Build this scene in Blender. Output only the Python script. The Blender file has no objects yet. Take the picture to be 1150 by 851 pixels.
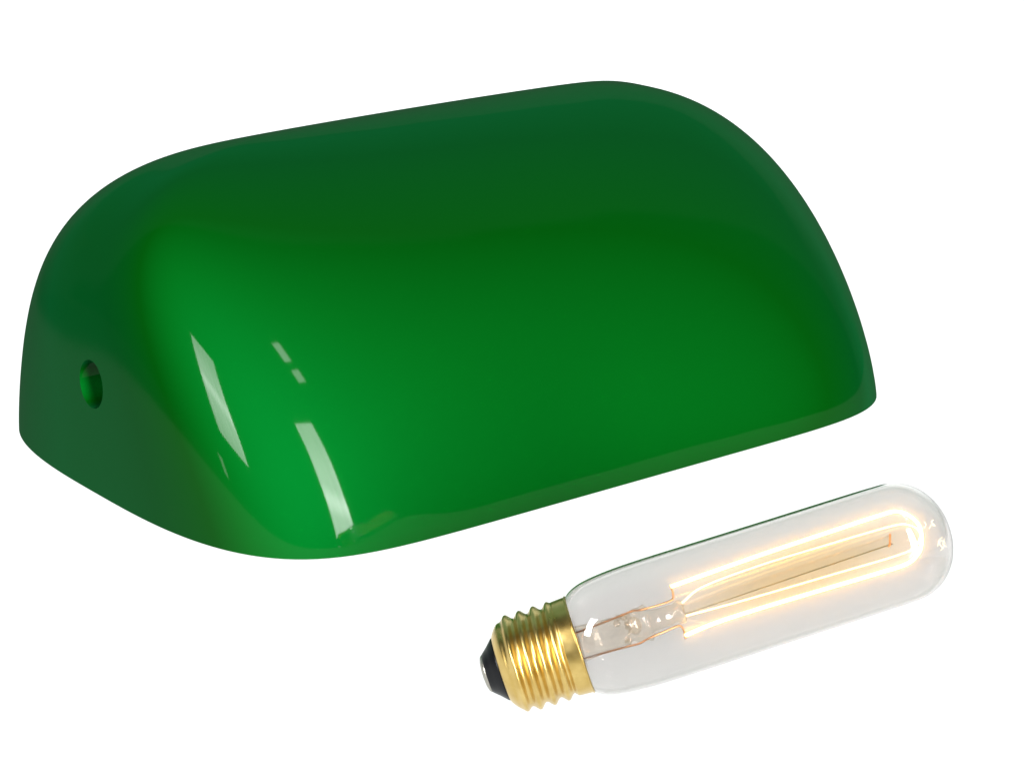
import bpy, bmesh, math, random
from mathutils import Vector, Matrix
random.seed(7)
K = 0.1                      # coordinates below are decimetres; the scene is in metres
scene = bpy.context.scene
COL = scene.collection

# ------------------------------------------------------------------ helpers
def tag(o, label=None, cat=None, group=None, kind=None):
    if label: o['label'] = label
    if cat: o['category'] = cat
    if group: o['group'] = group
    if kind: o['kind'] = kind
    return o

def link_mesh(name, verts, faces, mat, parent=None, smooth=True):
    me = bpy.data.meshes.new(name)
    me.from_pydata([tuple(v) for v in verts], [], faces)
    bm = bmesh.new(); bm.from_mesh(me)
    bmesh.ops.remove_doubles(bm, verts=bm.verts, dist=1e-7)
    bmesh.ops.recalc_face_normals(bm, faces=bm.faces)
    bm.to_mesh(me); bm.free()
    if smooth:
        for p in me.polygons: p.use_smooth = True
    me.materials.append(mat)
    o = bpy.data.objects.new(name, me); COL.objects.link(o)
    if parent: o.parent = parent
    return o

def new_mat(name):
    m = bpy.data.materials.new(name); m.use_nodes = True
    nt = m.node_tree
    for n in list(nt.nodes): nt.nodes.remove(n)
    out = nt.nodes.new('ShaderNodeOutputMaterial')
    return m, nt, out

def principled(name, **kw):
    m, nt, out = new_mat(name)
    p = nt.nodes.new('ShaderNodeBsdfPrincipled')
    for k, v in kw.items():
        p.inputs[k].default_value = v
    nt.links.new(p.outputs[0], out.inputs['Surface'])
    return m, nt, p

# ------------------------------------------------------------------ camera (fitted to the photograph)
AZ, EL, DIST, FPX, PX, PY, ROLL = -0.6094, 0.263, 7.0126, 2783.14, 502.53, 307.58, -0.0291
dvec = Vector((math.sin(AZ)*math.cos(EL), -math.cos(AZ)*math.cos(EL), math.sin(EL)))
CAM = dvec*DIST + Vector((0, 0, .4))
Fw = -dvec
Rt = Fw.cross(Vector((0, 0, 1))).normalized(); Up = Rt.cross(Fw)
R2 = Rt*math.cos(ROLL) + Up*math.sin(ROLL); U2 = -Rt*math.sin(ROLL) + Up*math.cos(ROLL)
cd = bpy.data.cameras.new('camera'); cam = bpy.data.objects.new('camera', cd); COL.objects.link(cam)
M = Matrix((R2, U2, -Fw)).transposed().to_4x4(); M.translation = CAM*K
cam.matrix_world = M
cd.sensor_width = 36; cd.sensor_fit = 'HORIZONTAL'
cd.lens = FPX/1150*36
cd.shift_x = (575-PX)/1150; cd.shift_y = (PY-425.5)/1150
cd.clip_start = .02; cd.clip_end = 100
scene.camera = cam

# ------------------------------------------------------------------ materials
def shade_mat():
    m, nt, out = new_mat('green_glass')
    d = nt.nodes.new('ShaderNodeBsdfDiffuse'); 
    # green darkened by viewing angle, painting the shading towards the top into the colour
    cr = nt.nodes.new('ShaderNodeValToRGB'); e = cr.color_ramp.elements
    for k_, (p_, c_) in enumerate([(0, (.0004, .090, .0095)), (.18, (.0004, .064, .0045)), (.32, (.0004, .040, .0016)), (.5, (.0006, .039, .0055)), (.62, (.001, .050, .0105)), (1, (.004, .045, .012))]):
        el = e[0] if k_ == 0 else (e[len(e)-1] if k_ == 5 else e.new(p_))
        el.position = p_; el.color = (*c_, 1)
    g = nt.nodes.new('ShaderNodeBsdfGlossy'); g.inputs[0].default_value = (1, 1, 1, 1); g.inputs['Roughness'].default_value = .05
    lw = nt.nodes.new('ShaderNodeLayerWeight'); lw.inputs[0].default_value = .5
    pw = nt.nodes.new('ShaderNodeMath'); pw.operation = 'POWER'; pw.inputs[1].default_value = 5
    mr = nt.nodes.new('ShaderNodeMapRange'); mr.inputs['To Min'].default_value = .0082; mr.inputs['To Max'].default_value = .017
    mx = nt.nodes.new('ShaderNodeMixShader')
    tc = nt.nodes.new('ShaderNodeTexCoord'); nz = nt.nodes.new('ShaderNodeTexNoise')
    nz.inputs['Scale'].default_value = 35; nz.inputs['Detail'].default_value = 1
    bp = nt.nodes.new('ShaderNodeBump'); bp.inputs['Strength'].default_value = .35; bp.inputs['Distance'].default_value = .0006
    nt.links.new(tc.outputs['Object'], nz.inputs['Vector']); nt.links.new(nz.outputs['Fac'], bp.inputs['Height'])
    nt.links.new(bp.outputs[0], g.inputs['Normal'])
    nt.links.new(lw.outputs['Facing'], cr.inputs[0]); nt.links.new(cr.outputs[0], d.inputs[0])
    nt.links.new(lw.outputs['Facing'], pw.inputs[0]); nt.links.new(pw.outputs[0], mr.inputs[0]); nt.links.new(mr.outputs[0], mx.inputs[0])
    nt.links.new(d.outputs[0], mx.inputs[1]); nt.links.new(g.outputs[0], mx.inputs[2])
    nt.links.new(mx.outputs[0], out.inputs['Surface'])
    return m
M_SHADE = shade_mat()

def brass_mat():
    m, nt, p = principled('brass', Metallic=1.0, Roughness=.3)
    tc = nt.nodes.new('ShaderNodeTexCoord'); nz = nt.nodes.new('ShaderNodeTexNoise')
    nz.inputs['Scale'].default_value = 260; nz.inputs['Detail'].default_value = 4
    cr = nt.nodes.new('ShaderNodeValToRGB')
    cr.color_ramp.elements[0].position = .3; cr.color_ramp.elements[0].color = (.56, .38, .11, 1)
    cr.color_ramp.elements[1].position = .75; cr.color_ramp.elements[1].color = (.74, .55, .21, 1)
    mr = nt.nodes.new('ShaderNodeMapRange'); mr.inputs['To Min'].default_value = .22; mr.inputs['To Max'].default_value = .40
    nt.links.new(tc.outputs['Object'], nz.inputs['Vector'])
    nt.links.new(nz.outputs['Fac'], cr.inputs[0]); nt.links.new(cr.outputs[0], p.inputs['Base Color'])
    nt.links.new(nz.outputs['Fac'], mr.inputs[0]); nt.links.new(mr.outputs[0], p.inputs['Roughness'])
    return m
M_BRASS = brass_mat()
M_BLACK, _, _ = principled('black_glass', **{'Base Color': (.003, .003, .004, 1), 'Roughness': .35, 'IOR': 1.3})
M_SOLDER, _, _ = principled('solder', **{'Base Color': (.36, .34, .30, 1), 'Roughness': .38, 'Metallic': .9})
M_WIRE, _, _ = principled('copper_wire', **{'Base Color': (.55, .25, .10, 1), 'Roughness': .3, 'Metallic': 1.0})

def glass_mat(name, col, ior=1.5, rough=0.0):
    m, nt, out = new_mat(name)
    g = nt.nodes.new('ShaderNodeBsdfGlass')
    g.inputs['Color'].default_value = (*col, 1); g.inputs['IOR'].default_value = ior; g.inputs['Roughness'].default_value = rough
    nt.links.new(g.outputs[0], out.inputs['Surface'])
    return m
M_GLASS = glass_mat('clear_glass', (.930, .918, .912), 1.42)
def thin_glass(name, col, edge, mirror):
    """small inner glass pieces seen straight through: tinted transmission, a little mirror, and pale edge colour painted in for bright reflections"""
    m, nt, out = new_mat(name); N = nt.nodes.new; L = nt.links.new
    t = N('ShaderNodeBsdfTransparent'); t.inputs[0].default_value = (*col, 1)
    g = N('ShaderNodeBsdfGlossy'); g.inputs['Roughness'].default_value = .06
    d = N('ShaderNodeBsdfDiffuse'); d.inputs[0].default_value = (.95, .88, .74, 1)
    x1 = N('ShaderNodeMixShader'); x1.inputs[0].default_value = mirror
    L(t.outputs[0], x1.inputs[1]); L(g.outputs[0], x1.inputs[2])
    lw = N('ShaderNodeLayerWeight'); lw.inputs[0].default_value = .5
    pw = N('ShaderNodeMath'); pw.operation = 'POWER'; pw.inputs[1].default_value = 2.5
    mu = N('ShaderNodeMath'); mu.operation = 'MULTIPLY'; mu.inputs[1].default_value = edge
    L(lw.outputs['Facing'], pw.inputs[0]); L(pw.outputs[0], mu.inputs[0])
    x2 = N('ShaderNodeMixShader'); L(mu.outputs[0], x2.inputs[0]); L(x1.outputs[0], x2.inputs[1]); L(d.outputs[0], x2.inputs[2])
    L(x2.outputs[0], out.inputs['Surface'])
    return m
M_STEM = thin_glass('stem_glass', (.985, .95, .90), .55, .09)
M_ROD = thin_glass('rod_glass', (.99, .96, .90), .8, .05)

def emit_mat(name, col, s):
    m, nt, out = new_mat(name)
    e = nt.nodes.new('ShaderNodeEmission'); e.inputs[0].default_value = (*col, 1); e.inputs[1].default_value = s
    nt.links.new(e.outputs[0], out.inputs['Surface'])
    return m
M_FIL = emit_mat('glowing_filament', (1, .51, .115), 25)
M_FIL2 = emit_mat('faint_filament', (1, .62, .25), 12)

def halo_mat():
    m, nt, out = new_mat('halo_haze')
    N = nt.nodes.new; L = nt.links.new
    v = N('ShaderNodeVolumeScatter')
    v.inputs['Color'].default_value = (1, .98, .95, 1); v.inputs['Density'].default_value = 21
    v.inputs['Anisotropy'].default_value = .82
    # added tint imitating warm glow round the filament by taking out blue
    b = N('ShaderNodeVolumeAbsorption'); b.inputs['Color'].default_value = (1, .74, .12, 1)
    tc = N('ShaderNodeTexCoord')
    sub = N('ShaderNodeVectorMath'); sub.operation = 'SUBTRACT'; sub.inputs[1].default_value = (370*S_, 4*S_, 0)
    mul = N('ShaderNodeVectorMath'); mul.operation = 'MULTIPLY'; mul.inputs[1].default_value = (1/(165*S_), 1/(40*S_), 1/(40*S_))
    ln = N('ShaderNodeVectorMath'); ln.operation = 'LENGTH'
    mr = N('ShaderNodeMapRange'); mr.interpolation_type = 'SMOOTHSTEP'
    mr.inputs['From Min'].default_value = .25; mr.inputs['From Max'].default_value = 1.1
    mr.inputs['To Min'].default_value = 62; mr.inputs['To Max'].default_value = 0
    L(tc.outputs['Object'], sub.inputs[0]); L(sub.outputs[0], mul.inputs[0]); L(mul.outputs[0], ln.inputs[0])
    L(ln.outputs['Value'], mr.inputs[0]); L(mr.outputs[0], b.inputs['Density'])
    a = N('ShaderNodeAddShader')
    L(v.outputs[0], a.inputs[0]); L(b.outputs[0], a.inputs[1]); L(a.outputs[0], out.inputs['Volume'])
    return m
S_ = .0001868
M_HALO = halo_mat()

def sheet_mat():
    m, nt, out = new_mat('white_acrylic')
    t = nt.nodes.new('ShaderNodeBsdfTranslucent'); t.inputs[0].default_value = (.95, .95, .95, 1)
    d = nt.nodes.new('ShaderNodeBsdfDiffuse'); d.inputs[0].default_value = (.8, .8, .8, 1)
    mx = nt.nodes.new('ShaderNodeMixShader'); mx.inputs[0].default_value = .05
    nt.links.new(t.outputs[0], mx.inputs[1]); nt.links.new(d.outputs[0], mx.inputs[2])
    nt.links.new(mx.outputs[0], out.inputs['Surface'])
    return m
M_SHEET = sheet_mat()

# ------------------------------------------------------------------ the green shade
A, B, H, AT, M1, M2, NX0, NY0 = 1.1365, .8312, .848, .4441, 4.2941, 1.5, 7.7783, 2.9125
YS, Q1, Q2, NX1, NY1, Y0 = .1086, 2.857, 1.8, 1.8, 4.1715, .0087
def shade_shell(off=0.0, nu=288, nz=96):
    """rings of the arch; off shrinks it inwards for the inner wall"""
    rings = []
    for j in range(nz+1):
        z = math.sin(j/nz*math.pi/2)
        nx = NX0+(NX1-NX0)*z; ny = NY0+(NY1-NY0)*z
        a = (AT-off) + (A-AT)*max(1-z**M1, 0)**(1/Q1)
        b = (B-off)*max(1-z**M2, 0)**(1/Q2)
        ring = []
        for i in range(nu):
            u = 2*math.pi*(i+.5)/nu
            c, s = math.cos(u), math.sin(u); ac, as_ = abs(c), abs(s)
            r = 1.0
            for _ in range(14):
                p = (r*ac)**nx; q = (r*as_)**ny
                dr = (p+q-1)*r/(nx*p+ny*q); r -= dr
                if abs(dr) < 1e-9: break
            ring.append(Vector((a*r*c, b*r*s+YS*z*z+Y0, z*(H-off))))
        rings.append(ring)
    return rings
def build_shade():
    nu, nz = 288, 96
    T = .062
    outer = shade_shell(0, nu, nz); inner = shade_shell(T, nu, nz)
    lip = []
    for k in (1, 2, 3):                     # ground rim rounded between the two walls
        t = k/4
        lip.append([(outer[0][i].lerp(inner[0][i], t) + Vector((0, 0, -.005*math.sin(math.pi*t)))) for i in range(nu)])
    stack = list(reversed(outer)) + lip + inner
    verts = []; faces = []
    for r in stack: verts += [(v+Vector((0, 0, .006)))*K for v in r]
    for j in range(len(stack)-1):
        for i in range(nu):
            i2 = (i+1) % nu
            faces.append((j*nu+i, j*nu+i2, (j+1)*nu+i2, (j+1)*nu+i))
    # ridges: close the first and the last ring strip-wise (both collapse to a line)
    for base in (0, (len(stack)-1)*nu):
        for i in range(nu//2-1):
            q = [base+i, base+i+1, base+nu-2-i, base+nu-1-i]
            faces.append(tuple(q) if base else tuple(reversed(q)))
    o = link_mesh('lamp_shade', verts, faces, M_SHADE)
    # round fixing holes through both ends
    bm = bmesh.new()
    ret = bmesh.ops.create_cone(bm, cap_ends=True, segments=64, radius1=.0064, radius2=.0064, depth=.4)
    bmesh.ops.rotate(bm, verts=bm.verts, cent=(0, 0, 0), matrix=Matrix.Rotation(math.pi/2, 3, 'Y'))
    bmesh.ops.translate(bm, verts=bm.verts, vec=(0, 0, .307*K))
    me = bpy.data.meshes.new('cut'); bm.to_mesh(me); bm.free()
    cut = bpy.data.objects.new('cut', me); COL.objects.link(cut)
    mod = o.modifiers.new('b', 'BOOLEAN'); mod.operation = 'DIFFERENCE'; mod.object = cut; mod.solver = 'EXACT'
    bpy.context.view_layer.update()
    dg = bpy.context.evaluated_depsgraph_get()
    nm = bpy.data.meshes.new_from_object(o.evaluated_get(dg))
    o.modifiers.clear(); o.data = nm
    bpy.data.objects.remove(cut)
    for p in nm.polygons: p.use_smooth = True
    nm.set_sharp_from_angle(angle=math.radians(40))
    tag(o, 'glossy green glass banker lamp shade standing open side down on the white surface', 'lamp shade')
    return o
build_shade()

# ------------------------------------------------------------------ the bulb: built along +X in photo pixels, PX2DM decimetres each
PX2DM = .001868
ang = math.radians(17.64); psi = math.radians(1)
def ray(p):
    return Fw + R2*((p[0]-PX)/FPX) + U2*(-(p[1]-PY)/FPX)
depth0 = 5.165
c0 = CAM + ray((546, 756.2))*depth0
vd = ray((780, 690)).normalized()             # local line of sight
side = (R2*math.cos(ang) + U2*math.sin(ang)); side = (side - vd*side.dot(vd)).normalized()
ax = (side*math.cos(psi) + vd*math.sin(psi)).normalized()
nn = (U2 - ax*U2.dot(ax)); 
tt = ax.cross(vd).normalized()                # "up" in the picture
if tt.dot(U2) < 0: tt = -tt
ww = ax.cross(tt).normalized()                # completes the frame
bulb = bpy.data.objects.new('light_bulb', None); COL.objects.link(bulb)
BM = Matrix((ax, tt, ww)).transposed().to_4x4(); BM.translation = c0*K
bulb.matrix_world = BM
bulb.empty_display_size = .01
S = PX2DM*K
tag(bulb, 'clear tubular light bulb with glowing filament and brass screw base in front of the shade', 'light bulb')

def lathe(name, prof, mat, parent, seg=96, y=0, z=0, closed=False):
    verts = []; faces = []
    for (s, r) in prof:
        for i in range(seg):
            a = 2*math.pi*i/seg
            verts.append(Vector((s, y+max(r, 1e-4)*math.cos(a), z+max(r, 1e-4)*math.sin(a)))*S)
    n = len(prof)
    for j in range(n-1 if not closed else n):
        j2 = (j+1) % n
        for i in range(seg):
            i2 = (i+1) % seg
            faces.append((j*seg+i, j*seg+i2, j2*seg+i2, j2*seg+i))
    return link_mesh(name, verts, faces, mat, parent)

def catmull(pts, sub=8):
    P = [Vector(p) for p in pts]; P = [P[0]*2-P[1]]+P+[P[-1]*2-P[-2]]
    out = []
    for i in range(1, len(P)-2):
        for k in range(sub):
            t = k/sub; a, b, c, d = P[i-1:i+3]
            out.append(.5*((2*b)+(c-a)*t+(2*a-5*b+4*c-d)*t*t+(3*b-a-3*c+d)*t**3))
    out.append(P[-2]); return out

def tube(name, pts, r, mat, parent, seg=12, sub=8, smooth_path=True):
    P = catmull(pts, sub) if smooth_path else [Vector(p) for p in pts]
    verts = []; faces = []
    up = None; n = len(P)
    for i, p in enumerate(P):
        t = (P[min(i+1, n-1)]-P[max(i-1, 0)]).normalized()
        if up is None:
            up = t.orthogonal().normalized()
        up = (up-t*up.dot(t)).normalized(); q = t.cross(up)
        rr = r(i/(n-1)) if callable(r) else r
        for k in range(seg):
            a = 2*math.pi*k/seg
            verts.append((p+up*rr*math.cos(a)+q*rr*math.sin(a))*S)
    for i in range(n-1):
        for k in range(seg):
            k2 = (k+1) % seg
            faces.append((i*seg+k, i*seg+k2, (i+1)*seg+k2, (i+1)*seg+k))
    faces.append(tuple(range(seg))); faces.append(tuple((n-1)*seg+k for k in reversed(range(seg))))
    return link_mesh(name, verts, faces, mat, parent)

# screw base: one sheet of brass, thread pressed in as a helix
def screw_base():
    seg, T = 192, .8
    pitch = 16.4; s0, s1 = 17.5, 110.0
    n = 330
    verts = []; faces = []
    def rad(s, th):
        # envelope
        if s < 38: env = 36 + (53.5-36)*math.sin(min(1, (s-17.5)/20)*math.pi/2)**.8
        else: env = 53.5
        ph = ((s-22.5)/pitch + th/(2*math.pi)) % 1.0
        w = (.5+.5*math.cos(2*math.pi*ph))**1.05
        fade = min(1, max(0, (s-26)/10))*min(1, max(0, (93-s)/5))
        r = env + (w*6.0 - 3.9)*fade
        if s > 88: r += (s-88)/22*1.3*min(1, (s-88)/6)
        if s > 107.6: r += 1.1*math.sin((s-107.6)/2.4*math.pi)
        return r
    for j in range(n+1):
        s = s0+(s1-s0)*j/n
        for i in range(seg):
            th = 2*math.pi*i/seg
            r = rad(s, th)
            verts.append(Vector((s, r*math.cos(th), r*math.sin(th)))*S)
    for (s, r) in ((110, 53.2), (60, 44), (24, 35)):          # rolled rim and inner wall
        for i in range(seg):
            th = 2*math.pi*i/seg
            verts.append(Vector((s, r*math.cos(th), r*math.sin(th)))*S)
    rows = n+1+3
    for j in range(rows):
        j2 = (j+1) % rows
        for i in range(seg):
            i2 = (i+1) % seg
            faces.append((j*seg+i, j*seg+i2, j2*seg+i2, j2*seg+i))
    return link_mesh('screw_base', verts, faces, M_BRASS, bulb)
base = screw_base()
lathe('insulator', [(25, 0), (25, 34), (18.5, 35.6), (17, 35.9), (15.6, 35.2), (9, 28.5), (5, 25), (2.2, 22.6), (1.2, 21.4), (1.6, 18), (3, 0)], M_BLACK, base, 64)
lathe('contact', [(2.5, 0), (2.5, 21.0), (.6, 21.4), (-1.4, 19.4), (-3.0, 14.5), (-3.8, 8), (-4, 0)], M_SOLDER, base, 48)

# glass envelope (outer and inner wall), slightly uneven like blown glass
ctrl = [(100, 51), (107, 52), (112, 56.5), (120, 61), (132, 64.6), (150, 67), (175, 68.6), (210, 69), (260, 68.6), (330, 68), (400, 67.6), (450, 67.2), (478, 66.6)]
outer = [(p.x, p.y) for p in catmull([(a, b, 0) for a, b in ctrl], 6)]
def dome(s0, r0, L, n=26, e=2.1):
    out = []
    for k in range(1, n+1):
        t = k/n*math.pi/2
        out.append((s0+L*math.sin(t)**(2/e), r0*max(math.cos(t), 0)**(2/e)))
    return out
outer += dome(478, 66.6, 61)
WALL = 1.5
inner = [(max(a, 100), b-WALL) for a, b in outer if a <= 478] + dome(478, 66.6-WALL, 61-WALL*1.5)
env = lathe('glass_envelope', list(reversed(outer)) + inner, M_GLASS, bulb, 160, closed=False)
# close the open bottom between walls
# small pale squiggles on the glass near the tip
M_MARK, _, _ = principled('pale_mark', **{'Base Color': (.90, .74, .52, 1), 'Roughness': .8})
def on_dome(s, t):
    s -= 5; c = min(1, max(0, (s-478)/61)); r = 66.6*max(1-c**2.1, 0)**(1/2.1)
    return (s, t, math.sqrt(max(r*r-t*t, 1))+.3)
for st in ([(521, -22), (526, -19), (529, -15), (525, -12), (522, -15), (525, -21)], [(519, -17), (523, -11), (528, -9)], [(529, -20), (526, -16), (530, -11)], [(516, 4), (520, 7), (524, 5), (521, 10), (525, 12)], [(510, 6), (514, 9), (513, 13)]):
    tube('pale_squiggle', [on_dome(*p) for p in st], .42, M_MARK, env, 6, 5)

# haze added inside the bulb to spread the filament's light into a halo
halo_prof = [(101, 0), (101, 46)] + [(a, b-1.2) for a, b in inner if 104 < a <= 478 and b > 1.3] + dome(478, 66.6-WALL-1.2, 61-WALL*1.5-1.2)
M_ROD = glass_mat('rod_glass', (.98, .97, .95), 1.12)
lathe('filament_halo', halo_prof, M_HALO, bulb, 96)

# glass stem: flare tube, pinch, bubble, neck, button and the long rod
stem = lathe('glass_stem', [(101, 0), (101, 23), (112, 20), (130, 18.5), (150, 17.5), (158, 15.5), (163, 17.8), (168, 14.2), (172, 17.6), (178, 19.5), (184, 19), (187.5, 20.5), (190, 20.5), (192, 16), (194, 12.5), (205, 11.4), (218, 11), (220, 9.5), (223, 12.5), (227, 13.6), (230, 12.6), (232, 9), (231, 4), (230, 0)], M_STEM, bulb, 48)
lathe('exhaust_bubble', [(166, 0), (167, 5), (170, 9.3), (174, 10.6), (178, 9), (181, 4.5), (182, 0)], M_STEM, stem, 32, y=1)
rng = random.Random(3)
tube('glass_rod', [(231, 1, 0), (300, 2.2, 0), (390, 3.8, 0), (474, 5.2, 0)], 5.4, M_ROD, stem, 20)
tube('hook', [(472+2.6*math.cos(k*.7), 5.2+6.2*math.cos(k*.7), 5.5*math.sin(k*.7)) for k in range(10)], 1.1, M_WIRE, stem, 8)
# crumpled glass of the pinch
def nugget(s0, y0, z0, r, seed):
    rg = random.Random(seed); bm = bmesh.new()
    bmesh.ops.create_icosphere(bm, subdivisions=2, radius=1)
    vs = []
    for v in bm.verts:
        k = r*(1+rg.uniform(-.35, .35)); vs.append(Vector((s0+v.co.x*k*.8, y0+v.co.y*k, z0+v.co.z*k))*S)
    fs = [tuple(v.index for v in f.verts) for f in bm.faces]; bm.free()
    link_mesh('glass_fold', vs, fs, M_STEM, stem, smooth=False)
for k in range(13):
    a = k*2.4; nugget(163+rng.uniform(-7, 7), 14.5*math.cos(a), 10*math.sin(a), rng.uniform(2.2, 4.6), k)
tube('support_wire', [(104, 12.5, 4), (150, 15, 10), (176, 16.8, 15), (184, 15.4, 17), (205, 14.3, 13), (221, 15, 10), (224.6, 18, 9), (225.8, 24, 8), (225.4, 31, 8)], 1.15, M_WIRE, bulb)
tube('support_wire', [(104, -16.5, 4), (150, -18, 10), (173, -19.2, 15), (183, -17.2, 17), (205, -15, 13), (220, -13.8, 10), (223.6, -17, 9), (224.4, -23, 8), (223.2, -30, 8)], 1.15, M_WIRE, bulb)

# filaments
tube('filament', [(225.4, 29.5, 8), (260, 30.8, 7), (330, 32.9, 5), (410, 34, 3), (470, 34.6, 1), (490, 33, 0), (503, 23, 0), (509, 8, 0), (504, -10, 0), (496, -19, 0), (481, -25, 0), (450, -25.2, 0), (380, -23.8, 3), (311, -22.6, 5), (260, -23, 7), (223.6, -26, 8)], 2.0, M_FIL, bulb, 10, 10)
tube('filament', [(232, 9, -6), (260, 19, -9), (326, 22.4, -12), (400, 21.6, -12), (480, 19.5, -10), (499, 14.6, -6), (507, 4, -3), (500, -8, -6), (480, -13, -8), (400, -11.5, -9), (300, -9, -8), (232, -6, -5)], .8, M_FIL2, bulb, 8, 8)

# ------------------------------------------------------------------ the white sheet, with a low rise that carries the bulb
axg = Vector((ax.x, ax.y, 0)); hl = axg.length; axg.normalize(); lat = Vector((-axg.y, axg.x, 0))
def sst(x): x = min(1, max(0, x)); return x*x*(3-2*x)
def sheet_z(x, y):
    p = Vector((x, y, 0))-Vector((c0.x, c0.y, 0))
    s = p.dot(axg); l = p.dot(lat)
    L = 547*PX2DM
    cosE = hl
    # height of the underside of the tube above the sheet level
    zr = c0.z + (s/cosE)*ax.z - 69.3*PX2DM/cosE
    z0 = max(0, zr)
    if s > L*cosE: z0 = max(0, c0.z + L*ax.z - 69.3*PX2DM/cosE)*(1-sst((s-L*cosE)/.6))
    z0 *= 1-sst((abs(l)-.12)/.5)
    return z0
fwd = Vector((Fw.x, Fw.y, 0)).normalized(); latc = Vector((fwd.y, -fwd.x, 0))
def gpt(f, l, z): return Vector((CAM.x, CAM.y, 0))+fwd*f+latc*l+Vector((0, 0, z))
def build_sheet():
    # paper-like white acrylic: flat, then one soft curve up behind the shade
    def axis(a, b, step, pre, post): 
        v = []; x = a
        while x <= b+1e-9: v.append(x); x += step
        return pre+v+post
    V = axis(3.4, 7.0, .04, [.5, 1.5, 2.5, 3.0], [7.6, 8.2])
    U = axis(-2.0, 2.2, .04, [-7, -4, -3], [2.6, 3.4, 5, 7])
    prof = [(v, 0.0) for v in V] + [(8.6+1.1*math.sin(t), 1.1-1.1*math.cos(t)) for t in [k/14*math.pi/2 for k in range(15)]] + [(9.7, 1.5), (9.7, 2.1), (9.7, 2.6)]
    verts = []
    for f, z in prof:
        for u in U:
            p = gpt(f, u, z)
            if z == 0: p.z = sheet_z(p.x, p.y)
            verts.append(p*K)
    n = len(U)
    faces = [(j*n+i, j*n+i+1, (j+1)*n+i+1, (j+1)*n+i) for j in range(len(prof)-1) for i in range(n-1)]
    o = link_mesh('backdrop', verts, faces, M_SHEET)
    tag(o, 'seamless bright white surface under and behind both objects', 'backdrop', kind='structure')
build_sheet()
low = min((bulb.matrix_world @ v.co).z for o in (base,) for v in o.data.vertices)
print('LOW base z (m):', low, 'axis', ax, 'tip z', (c0+ax*547*PX2DM).z)

# ------------------------------------------------------------------ light
def area(name, loc, target, sx, sy, radiance, col=(1, 1, 1)):
    ld = bpy.data.lights.new(name, 'AREA'); ld.shape = 'RECTANGLE'; ld.size = sx*K; ld.size_y = sy*K
    ld.energy = radiance*math.pi*(sx*K)*(sy*K); ld.color = col
    o = bpy.data.objects.new(name, ld); COL.objects.link(o)
    z = (Vector(loc)-Vector(target)).normalized()
    upv = Vector((0, 0, 1)) if abs(z.z) < .99 else Vector((0, 1, 0))
    x = upv.cross(z).normalized(); y = z.cross(x)
    m = Matrix((x, y, z)).transposed().to_4x4(); m.translation = Vector(loc)*K
    o.matrix_world = m
    return o
FLOOR_L = 1.03
lamp_under = area('added_under_lamp', (0, 0, -.5), (0, 0, 0), 6.2, 6.4, FLOOR_L/(.95*.95)*1.06)  # added unseen below the sheet to keep it white and shadowless
def lampframe(o, cx_, cy_, z, facing_up):
    p = gpt(cx_, cy_, z)
    if facing_up: m = Matrix((latc, -fwd, Vector((0, 0, -1)))).transposed().to_4x4()
    else: m = Matrix((latc, Vector((0, 0, 1)), fwd)).transposed().to_4x4()
    m.translation = p*K; o.matrix_world = m
lampframe(lamp_under, 7.3, .3, -.3, True)
lamp_back = area('added_back_lamp', (0, 0, 0), (0, 1, 0), 8.0, 3.0, FLOOR_L/(.95*.95)*1.12)  # added out of view behind the curve to whiten the background
lampframe(lamp_back, 10.6, .3, .95, False)
def softbox_nodes(ld):
    # a real softbox: hot band where the tube sits, folds in the cloth, fading towards its ends
    ld.use_nodes = True; nt = ld.node_tree; N = nt.nodes.new; L = nt.links.new
    em = [n for n in nt.nodes if n.type == 'EMISSION'][0]
    ge = N('ShaderNodeNewGeometry'); sp = N('ShaderNodeSeparateXYZ'); L(ge.outputs['Parametric'], sp.inputs[0])
    cr = N('ShaderNodeValToRGB'); cr.color_ramp.interpolation = 'EASE'; e = cr.color_ramp.elements
    e[0].position = 0; e[0].color = (.75,)*3+(1,); e[1].position = 1; e[1].color = (.72,)*3+(1,)
    for p, v in ((.3, 1.0), (.45, 1.5), (.58, 1.0)):
        k = e.new(p); k.color = (v, v, v, 1)
    skew = N('ShaderNodeMath'); skew.operation = 'MULTIPLY_ADD'; skew.inputs[1].default_value = .12
    L(sp.outputs[0], skew.inputs[0]); L(sp.outputs[1], skew.inputs[2]); L(skew.outputs[0], cr.inputs[0])
    sc = N('ShaderNodeVectorMath'); sc.operation = 'MULTIPLY'; sc.inputs[1].default_value = (9, .6, 1)
    nz = N('ShaderNodeTexNoise'); nz.inputs['Scale'].default_value = 1; nz.inputs['Detail'].default_value = 2
    L(ge.outputs['Parametric'], sc.inputs[0]); L(sc.outputs[0], nz.inputs['Vector'])
    mr = N('ShaderNodeMapRange'); mr.inputs['To Min'].default_value = .6; mr.inputs['To Max'].default_value = 1.35
    L(nz.outputs['Fac'], mr.inputs[0])
    mu = N('ShaderNodeMath'); mu.operation = 'MULTIPLY'; L(cr.outputs[0], mu.inputs[0]); L(mr.outputs[0], mu.inputs[1])
    L(mu.outputs[0], em.inputs['Strength'])
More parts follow.
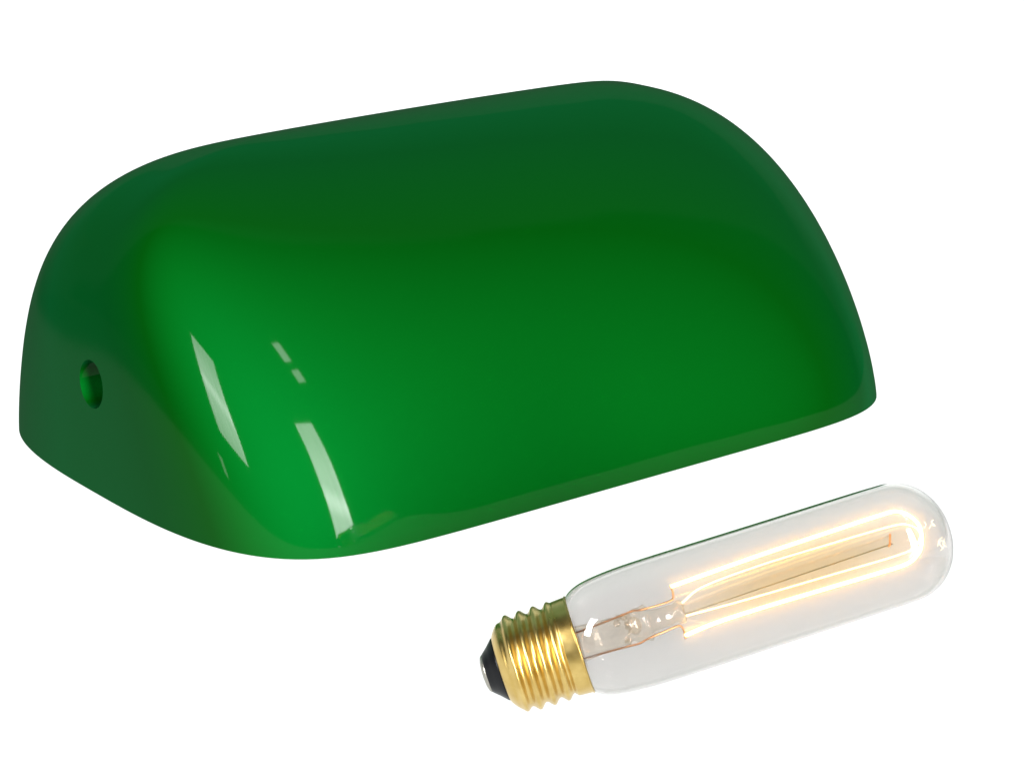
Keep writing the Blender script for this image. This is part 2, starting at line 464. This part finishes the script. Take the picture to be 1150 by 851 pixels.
def strip(name, az0, az1, e0, e1, dist, origin, rad, lean=0):
    """upright strip softbox filling these directions (azimuth from -y towards -x) as seen from origin"""
    azm = (az0+az1)/2
    dx = -math.sin(azm)*dist; dy = -math.cos(azm)*dist
    zl = dist*math.tan(e0); zh = dist*math.tan(e1)
    w = 2*dist*math.tan((az1-az0)/2)
    o = Vector(origin)
    loc = o+Vector((dx, dy, (zl+zh)/2))
    tgt = Vector((o.x, o.y, loc.z))
    o_ = area(name, loc, tgt, w, zh-zl, rad)
    if lean: o_.matrix_world = o_.matrix_world @ Matrix.Rotation(lean, 4, 'Z')
    softbox_nodes(o_.data)
    return o_
strip('strip_softbox', math.radians(72.5), math.radians(86), math.radians(13), math.radians(45), 12, (-1.03, -.5, .35), 34)
strip('strip_softbox', math.radians(3), math.radians(16), math.radians(-1), math.radians(46), 40, (-.88, -.7, .2), 46, math.radians(6))

def glint(o, r, dist, sx, sy, rad):
    o = Vector(o); r = Vector(r).normalized()
    area('small_lamp', o+r*dist, o, sx, sy, rad)
glint((-.87, -.52, .46), (.02, -.41, .91), 15, .75, 1.3, 20)
glint((-.86, -.57, .41), (.03, -.51, .86), 15, .8, .9, 19)
glint((-1.06, -.56, .17), (-1, .06, .035), 15, .45, 1.0, 10)
w = bpy.data.worlds.new('World'); scene.world = w; w.use_nodes = True
nt = w.node_tree
bg = nt.nodes['Background']
tc = nt.nodes.new('ShaderNodeTexCoord'); sep = nt.nodes.new('ShaderNodeSeparateXYZ')
nt.links.new(tc.outputs['Generated'], sep.inputs[0])
mr = nt.nodes.new('ShaderNodeMapRange'); mr.interpolation_type = 'SMOOTHSTEP'
mr.inputs['From Min'].default_value = .535; mr.inputs['From Max'].default_value = .585
mr.inputs['To Min'].default_value = .03; mr.inputs['To Max'].default_value = .40
dp = nt.nodes.new('ShaderNodeVectorMath'); dp.operation = 'DOT_PRODUCT'; dp.inputs[1].default_value = (.65, 1.0, .3)
nt.links.new(tc.outputs['Generated'], dp.inputs[0]); nt.links.new(dp.outputs['Value'], mr.inputs[0])
cmb = nt.nodes.new('ShaderNodeCombineColor')
for i, t_ in enumerate((.52, 1.0, .86)):
    m_ = nt.nodes.new('ShaderNodeMath'); m_.operation = 'MULTIPLY'; m_.inputs[1].default_value = t_
    nt.links.new(mr.outputs[0], m_.inputs[0]); nt.links.new(m_.outputs[0], cmb.inputs[i])
nt.links.new(cmb.outputs[0], bg.inputs[0]); bg.inputs[1].default_value = 1

# ------------------------------------------------------------------ render settings
scene.view_settings.view_transform = 'Standard'; scene.view_settings.look = 'None'
scene.view_settings.exposure = 0; scene.view_settings.gamma = 1
cy = scene.cycles
cy.max_bounces = 24; cy.transmission_bounces = 20; cy.glossy_bounces = 8; cy.diffuse_bounces = 4; cy.volume_bounces = 1
cy.caustics_refractive = True; cy.caustics_reflective = False
cy.use_denoising = True
cy.sample_clamp_indirect = 40
